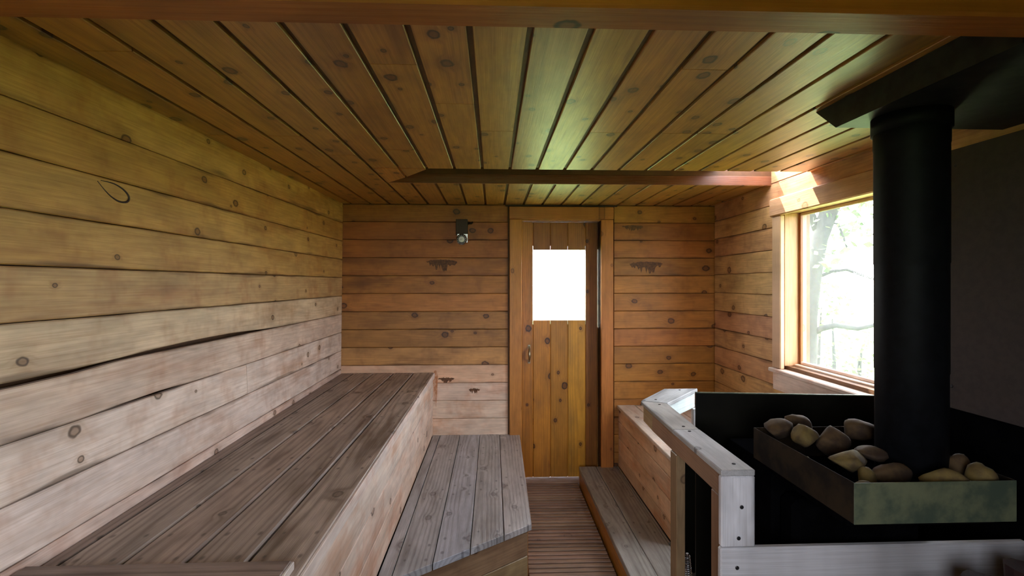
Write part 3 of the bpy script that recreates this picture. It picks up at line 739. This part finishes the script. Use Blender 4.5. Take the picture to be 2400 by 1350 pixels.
def stone_me(seed, sx, sy, sz):
    bm = bmesh.new(); bmesh.ops.create_icosphere(bm, subdivisions=3, radius=1.0)
    o = Vector((seed * 3.7, seed * 1.3, seed * 7.1))
    for v in bm.verts:
        p = v.co.copy()
        f = 1.0 + 0.26 * mnoise.noise(p * 0.9 + o) + 0.10 * mnoise.noise(p * 2.3 + o)
        # flatten a few sides so that it reads as a broken cobble
        p2 = p * f
        for k in range(6):
            d = Vector((math.sin(seed * 2.1 + k * 2.4), math.cos(seed * 1.7 + k * 1.9), math.sin(seed + k * 3.1))).normalized()
            t = p2.dot(d)
            if t > 0.66: p2 -= d * (t - 0.66) * 0.8
        v.co = Vector((p2.x * sx, p2.y * sy, p2.z * sz))
    return done(bm, 'stone', True)
# (pixel u, v of the middle, depth y, half sizes, rotation, pale?, label)
cs, sn_ = math.cos(math.atan(45 / F_PX)), math.sin(math.atan(45 / F_PX))
STONES = [
 (1.055, 1.775, 1.045, 0.060, 0.045, 0.040, 0.5, 0, 'large brown stone at the far left corner of the tray'),
 (1.145, 1.800, 1.050, 0.050, 0.045, 0.036, -0.3, 0, 'flat-topped stone behind the pale angular one near the far left corner'),
 (1.085, 1.665, 1.050, 0.046, 0.040, 0.042, 0.9, 1, 'pale angular stone tilted beside the far left corner'),
 (1.165, 1.640, 1.035, 0.055, 0.050, 0.056, 0.2, 0, 'tall brown stone with a pointed top left of the flue pipe'),
 (1.325, 1.725, 1.050, 0.065, 0.055, 0.035, 0.1, 0, 'dark stone at the back of the tray beside the flue pipe'),
 (1.035, 1.580, 0.985, 0.022, 0.022, 0.030, 0.3, 0, 'small brown stone low against the left side of the tray'),
 (1.105, 1.480, 1.030, 0.066, 0.045, 0.035, 0.25, 1, 'long ridged stone lying near the middle of the left side'),
 (1.118, 1.425, 0.995, 0.030, 0.030, 0.034, 0.7, 1, 'small pale stone below the long ridged one'),
 (1.062, 1.365, 0.978, 0.050, 0.036, 0.040, -0.5, 1, 'smooth tan stone in the near left corner of the tray'),
 (1.205, 1.355, 0.965, 0.030, 0.026, 0.042, 0.0, 1, 'small round yellowish stone against the front plate'),
 (1.203, 1.425, 1.005, 0.074, 0.036, 0.038, 0.12, 0, 'long sausage-shaped stone in the middle of the tray'),
 (1.205, 1.385, 0.950, 0.022, 0.022, 0.030, 0.0, 0, 'tiny stone half hidden behind the front plate'),
 (1.298, 1.358, 1.005, 0.060, 0.036, 0.050, -0.4, 1, 'two-toned rounded stone right of the middle at the front plate'),
 (1.402, 1.358, 1.005, 0.043, 0.036, 0.055, 0.4, 1, 'knobbly yellow stone in the near right corner of the tray'),
 (1.414, 1.436, 1.018, 0.040, 0.032, 0.044, 0.6, 0, 'dim brown stone behind the knobbly one by the right side'),
 (1.200, 1.515, 1.040, 0.048, 0.034, 0.026, -0.2, 0, 'flat brown stone just in front of the foot of the flue pipe'),
 (1.245, 1.735, 0.985, 0.045, 0.040, 0.060, 1.1, 0, 'shadowed stone wedged behind the flue pipe'),
]
for i, (sx_, sy_, sz_, a, b, c, rz, pale, lab) in enumerate(STONES):
    o = link('stone', stone_me(i + 2.37, a, b, c), 'stone2' if pale else 'stone', None, Matrix.Translation((sx_, sy_, sz_)) @ Matrix.Rotation(rz, 4, 'Z') @ Matrix.Rotation(0.15 * math.sin(i * 2.2), 4, 'Y'))
    tag(o, lab, 'stone', 'stones in the stove tray')

# ------------------------------------------------------------------ heat shields
hs_ = thing('wall_heat_shield', 'dark brown board screwed to the right wall beside the flue pipe', 'heat shield', (1.74, 1.2, 1.1))
bar('board', (1.722, 0.55, 1.112), (1.732, 1.816, 2.080), 'board', hs_, 0.001, 'y')
for (yy, zz) in ((1.762, 2.018), (1.778, 1.194), (1.20, 2.018), (1.20, 1.194)):
    screw(hs_, (1.722, yy, zz), (-1, 0, 0))
    link('spacer', tube_me([(1.732, yy, zz), (1.769, yy, zz)], 0.008, 10, 'spacer'), 'steel', hs_, Matrix.Identity(4))
lw = thing('low_wall_shield', 'black sheet covering the right wall low behind the stove', 'heat shield', (1.76, 1.3, 0))
bar('sheet', (1.757, 0.6, -0.034), (1.762, 2.10, 1.135), 'black', lw, 0.001, 'y')
bsd = thing('back_heat_shield', 'dark metal sheet standing behind the stove under the window', 'heat shield', (1.33, 2.17, 0))
prism('sheet', [(0.926, 2.205), (1.752, 2.105), (1.752, 2.112), (0.926, 2.212)], -0.034, 1.079, 'shield', bsd, (1, -0.12, 0))
prism('folded_edge', [(0.926, 2.203), (1.752, 2.103), (1.752, 2.114), (0.926, 2.214)], 1.079, 1.083, 'tray', bsd, (1, -0.12, 0))
ch = thing('ceiling_heat_shield', 'sooty dark metal box on the ceiling around the flue pipe', 'heat shield', (1.45, 1.3, 2.11))
bmx = bmesh.new()
tp = [(1.171, 1.04), (1.765, 1.04), (1.765, 1.735), (1.171, 1.735)]; bt = [(1.171, 1.04), (1.765, 1.04), (1.765, 1.632), (1.171, 1.632)]
tv = [bmx.verts.new((p[0], p[1], ZC - 0.001)) for p in tp]; bv = [bmx.verts.new((p[0], p[1], 2.112)) for p in bt]
bmx.faces.new(tv); bmx.faces.new(bv)
for i in range(4): bmx.faces.new((bv[i], bv[(i + 1) % 4], tv[(i + 1) % 4], tv[i]))
link('casing', done(bmx, 'casing'), 'slab', ch, Matrix.Identity(4))
hearth = structure(boxes('hearth', [((0.80, 1.60, -0.0355), (1.757, 2.66, -0.0345))], 'black'))

# ------------------------------------------------------------------ poker with a coiled handle
pk = thing('fire_poker', 'metal rod with a shiny coiled spring handle inside the stove railing', 'poker', (0.83, 2.02, 0))
P0 = Vector((0.845, 2.03, -0.033)); P1 = Vector((0.812, 2.02, 0.452))
Pm = P0.lerp(P1, 0.62)
link('rod', tube_me([P0, Pm, P0.lerp(P1, 0.985)], 0.0045, 8, 'rod'), 'screw', pk, Matrix.Identity(4))
cpts = []
axis = (P1 - Pm); L = axis.length; ad = axis.normalized(); e1 = ad.orthogonal().normalized(); e2 = ad.cross(e1)
N = 22
for i in range(N * 10 + 1):
    t = i / (N * 10); a = i / 10 * 2 * math.pi
    cpts.append(Pm + ad * (L * 0.94 * t) + (e1 * math.cos(a) + e2 * math.sin(a)) * (0.011 + 0.003 * math.sin(math.pi * t)))
link('spring_handle', tube_me(cpts, 0.0016, 5, 'spring_handle'), 'steel', pk, Matrix.Identity(4))
tipm = disc_me(0.007, 0.012, 12, 'tip')
link('tip', tipm, 'steel', pk, Matrix.Translation(P0.lerp(P1, 0.975)) @ ad.to_track_quat('Z', 'Y').to_matrix().to_4x4())

# ------------------------------------------------------------------ thermometer on the back wall
tm = thing('thermometer', 'round dial thermometer on a dark wooden block on the back wall', 'thermometer', (-0.24, YB, 1.9))
bar('mounting_block', (-0.286, YB - 0.062, 1.955), (-0.196, YB, 2.077), 'darkwood', tm, 0.003, 'z')
bar('bracket', (-0.276, YB - 0.064, 1.895), (-0.194, YB - 0.060, 1.962), 'steel', tm, 0.001, 'x', (0.6, 0.6, 0.6))
bar('bracket_arm', (-0.276, YB - 0.060, 1.94), (-0.200, YB - 0.003, 1.946), 'screw', tm, 0.001, 'x')
RX = Matrix.Rotation(math.radians(90), 4, 'X')
def dial(name, r, y, h, mat):
    return link(name, disc_me(r, h, 32, name), mat, tm, Matrix.Translation((-0.240, y, 1.919)) @ RX)
dial('case', 0.043, YB - 0.060, 0.022, 'steel')
dial('scale_ring', 0.036, YB - 0.0822, 0.001, 'dial_b')
dial('face', 0.0225, YB - 0.0833, 0.0008, 'dial_w')
for k in range(11):
    a = math.radians(-135 + 27 * k)
    o = bar('tick', (-0.0012, -0.0004, 0.027), (0.0012, 0.0004, 0.032), 'dial_w', tm, 0)
    o.matrix_world = Matrix.Translation((-0.240, YB - 0.0834, 1.919)) @ Matrix.Rotation(a, 4, 'Y') @ Matrix.Translation((0, 0, 0.0295))
nd_o = bar('needle', (-0.001, -0.0004, -0.004), (0.001, 0.0004, 0.018), 'dial_b', tm, 0)
nd_o.matrix_world = Matrix.Translation((-0.240, YB - 0.0846, 1.919)) @ Matrix.Rotation(math.radians(-110), 4, 'Y') @ Matrix.Translation((0, 0, 0.007))
hk = tag(link('wall_hook', tube_me([(-0.186, YB, 2.052), (-0.182, YB - 0.03, 2.050), (-0.168, YB - 0.044, 2.046), (-0.156, YB - 0.036, 2.058)], [0.011, 0.010, 0.009, 0.006], 8, 'wall_hook'), 'darkwood', None, Matrix.Identity(4)),
         'small dark hook on the back wall right of the thermometer block', 'hook')

# ------------------------------------------------------------------ logs added in front of the rail to shade it
LOGS = [((1.285, 1.33, -0.034), (1.290, 1.34, 0.680), 0.056, 'shortest dark red log upright in front of the white front rail'),
        ((1.405, 1.33, -0.034), (1.405, 1.34, 0.735), 0.056, 'dark red upright log between the shortest and the two tallest by the front rail'),
        ((1.525, 1.32, -0.034), (1.525, 1.33, 0.772), 0.056, 'tall dark red upright log left of the one touching the right wall'),
        ((1.650, 1.32, -0.034), (1.648, 1.33, 0.778), 0.060, 'tall dark red upright log in the bottom right picture corner')]
for i, (a, b, r, lab) in enumerate(LOGS):
    a = Vector(a); b = Vector(b); zd = (b - a); L = zd.length
    bm = bmesh.new()
    secs = []
    for t in range(9):
        ring_ = []
        for k in range(12):
            an = 2 * math.pi * k / 12
            rr = r * (1.0 if k < 7 else 0.72) * (1 + 0.12 * mnoise.noise(Vector((an * 2, t * 0.7, i * 5))))
            ring_.append(bm.verts.new((L * (t / 8 - 0.5), rr * math.cos(an), rr * math.sin(an))))
        secs.append(ring_)
    for t in range(8):
        for k in range(12): bm.faces.new((secs[t][k], secs[t][(k + 1) % 12], secs[t + 1][(k + 1) % 12], secs[t + 1][k]))
    bm.faces.new(secs[0]); bm.faces.new(secs[-1])
    xd = zd.normalized(); yd = Vector((0, 1, 0)); zz = xd.cross(yd).normalized(); yd = zz.cross(xd)
    o = link('split_log', done(bm, 'split_log'), 'log', None, frame(xd, yd, zz, (a + b) / 2))
    tag(o, lab, 'log', 'logs by the front rail')

# ------------------------------------------------------------------ trees outside the window
def at(u, v, y):
    a = (u - 1200) / F_PX; b = -(v - 664) / F_PX
    r = Vector((a * cs + sn_, -a * sn_ + cs, b)); t = y / r.y
    return Vector((0, 0, 1.58)) + r * t
def leaves(pts_list, n, size, rng):
    vs, fs = [], []
    for i in range(n):
        c, rad = rng.choice(pts_list)
        p = Vector(c) + Vector((rng.gauss(0, 1), rng.gauss(0, 1), rng.gauss(0, 1))) * rad * 0.5
        u = Vector((rng.uniform(-1, 1), rng.uniform(-1, 1), rng.uniform(-0.6, 0.6))).normalized()
        wv = u.orthogonal().normalized(); wv = (wv + u.cross(wv) * rng.uniform(-1, 1)).normalized()
        s = size * rng.uniform(0.6, 1.3); k = len(vs)
        vs += [p, p + u * s * 0.5 + wv * s * 0.32, p + u * s, p + u * s * 0.5 - wv * s * 0.32]
        fs.append((k, k + 1, k + 2, k + 3))
    return mesh_from(vs, fs, 'foliage')
rg_ = random.Random(5)
t1 = thing('tree', 'leaning tree with curved branches just outside the window', 'tree', (5.0, 7.0, -0.6))
yT = 7.0
trunk = [Vector((at(1885, 900, yT).x - 0.1, yT, -0.62)), at(1888, 860, yT), at(1893, 740, yT), at(1906, 640, yT), at(1919, 560, yT), at(1945, 490, yT), at(1990, 400, yT), at(2010, 200, yT)]
link('trunk', tube_me(trunk, [0.19, 0.15, 0.125, 0.115, 0.12, 0.12, 0.10, 0.05], 12, 'trunk'), 'bark', t1, Matrix.Identity(4))
for pts, rr in (([at(1912, 652, yT), at(1950, 636, yT - .1), at(1985, 632, yT - .2), at(2020, 645, yT - .3), at(2065, 660, yT - .4), at(2200, 640, yT - .5)], 0.026),
                ([at(1890, 790, yT), at(1925, 770, yT - .1), at(1960, 762, yT - .2), at(2010, 770, yT - .3), at(2065, 758, yT - .4), at(2220, 720, yT - .5)], 0.05),
                ([at(1930, 520, yT), at(1965, 525, yT - .1), at(1978, 560, yT - .2), at(1985, 580, yT - .2)], 0.018),
                ([at(1915, 540, yT), at(1900, 500, yT + .1), at(1890, 440, yT + .2), at(1850, 300, yT + .2)], 0.06)):
    link('branch', tube_me(pts, [rr * (1 - 0.1 * i) for i in range(len(pts))], 8, 'branch'), 'bark', t1, Matrix.Identity(4))
cl1 = [(at(u, v, yT - 0.2), r) for (u, v, r) in ((1960, 520, .35), (2000, 505, .4), (2040, 520, .4), (1985, 550, .25), (2050, 560, .3), (1940, 610, .25), (2020, 490, .4), (2100, 500, .5), (1900, 420, .6), (2000, 380, .8))]
fo = link('foliage', leaves(cl1, 260, 0.12, rg_), 'leaf', t1, Matrix.Identity(4)); fo['kind'] = 'stuff'
t2 = thing('shrub', 'pale green shrub low behind the tree outside the window', 'shrub', (5.6, 8.2, -0.6))
cl2 = [(at(u, v, 8.2), r) for (u, v, r) in ((1920, 700, .5), (1945, 720, .5), (1910, 750, .5), (1900, 800, .5), (1940, 830, .6), (1985, 825, .6), (2030, 830, .6), (2070, 850, .6), (1960, 860, .5), (2010, 800, .5), (1930, 680, .35), (1960, 900, .7), (2050, 900, .7))]
fo = link('foliage', leaves(cl2, 900, 0.09, rg_), 'leaf', t2, Matrix.Identity(4)); fo['kind'] = 'stuff'
for (u0, u1) in ((1910, 1925), (1960, 1950), (2010, 2020)):
    a = at(u0, 900, 8.2); a.z = -0.61
    link('stem', tube_me([a, at((u0 + u1) / 2, 850, 8.2), at(u1, 720 + abs(u1 - 1925), 8.2)], [0.05, 0.03, 0.012], 8, 'stem'), 'bark', t2, Matrix.Identity(4))

# outline of an old bark pocket on the left wall
kp = []
for (u, v) in ((228, 424), (246, 447), (262, 463), (280, 474), (300, 474), (303, 462), (292, 446), (272, 432), (252, 426), (236, 423)):
    a = (u - 1200) / F_PX; b = -(v - 664) / F_PX
    r = Vector((a * cs + sn_, -a * sn_ + cs, b))
    t = 1.0
    for _ in range(30):
        p = Vector((0, 0, 1.58)) + r * t
        t *= xleft(p.y, p.z) / p.x
    kp.append(Vector((0, 0, 1.58)) + r * t)
for _ in range(2):
    kk = [kp[0]]
    for p, q_ in zip(kp[:-1], kp[1:]): kk += [p.lerp(q_, 0.25), p.lerp(q_, 0.75)]
    kp = kk + [kp[-1]]
nk = len(kp) - 1
link('bark_ring', tube_me(kp, [0.0012 + 0.0026 * math.sin(math.pi * i / nk) ** 2 for i in range(nk + 1)], 6, 'bark_ring'), 'darkwood', wl, Matrix.Identity(4))

# old stains with runs on the back wall boards
def stain(name, x0, x1, ztop, depth, seed, mat, parent=wb):
    rr = random.Random(seed); n = 26
    top = []; bot = []
    for i in range(n + 1):
        t = i / n; x_ = x0 + (x1 - x0) * t
        env = math.sin(math.pi * min(max(t, 0.02), 0.98)) ** 0.5
        top.append((x_, ztop - rr.uniform(0, 0.006) - (1 - env) * depth * 0.2))
        bot.append((x_, ztop - depth * env * rr.uniform(0.35, 1.0) - 0.004))
    vs, fs = [], []
    m_ = n + 1
    for yy in (YB - 0.0006, YB + 0.0004):
        for (x_, z_) in top + bot: vs.append((x_, yy, z_))
    k0 = 2 * m_
    for i in range(n):
        fs.append((i, m_ + i, m_ + i + 1, i + 1)); fs.append((k0 + i, k0 + i + 1, k0 + m_ + i + 1, k0 + m_ + i))
        fs.append((i, i + 1, k0 + i + 1, k0 + i)); fs.append((m_ + i, k0 + m_ + i, k0 + m_ + i + 1, m_ + i + 1))
    return link(name, mesh_from(vs, fs, name), mat, parent, Matrix.Identity(4))
M['rustrun'] = plain('rust_run', (0.46, 0.18, 0.07), 0.6, col2=(0.62, 0.36, 0.22), scale=40, bump=0)
M['stain'] = plain('tar_stain', (0.085, 0.032, 0.010), 0.6, col2=(0.16, 0.060, 0.014), scale=60, bump=0)
stain('stain', -0.52, -0.28, 1.770, 0.10, 3, 'stain')
stain('stain', 1.09, 1.36, 1.755, 0.10, 5, 'stain')
stain('stain', 1.03, 1.20, 2.045, 0.05, 8, 'stain')
stain('stain', -0.19, -0.10, 0.755, 0.045, 11, 'stain')
stain('stain', -0.43, -0.30, 0.842, 0.045, 13, 'stain')
stain('stain', -0.47, -0.43, 0.90, 0.30, 17, 'rustrun')
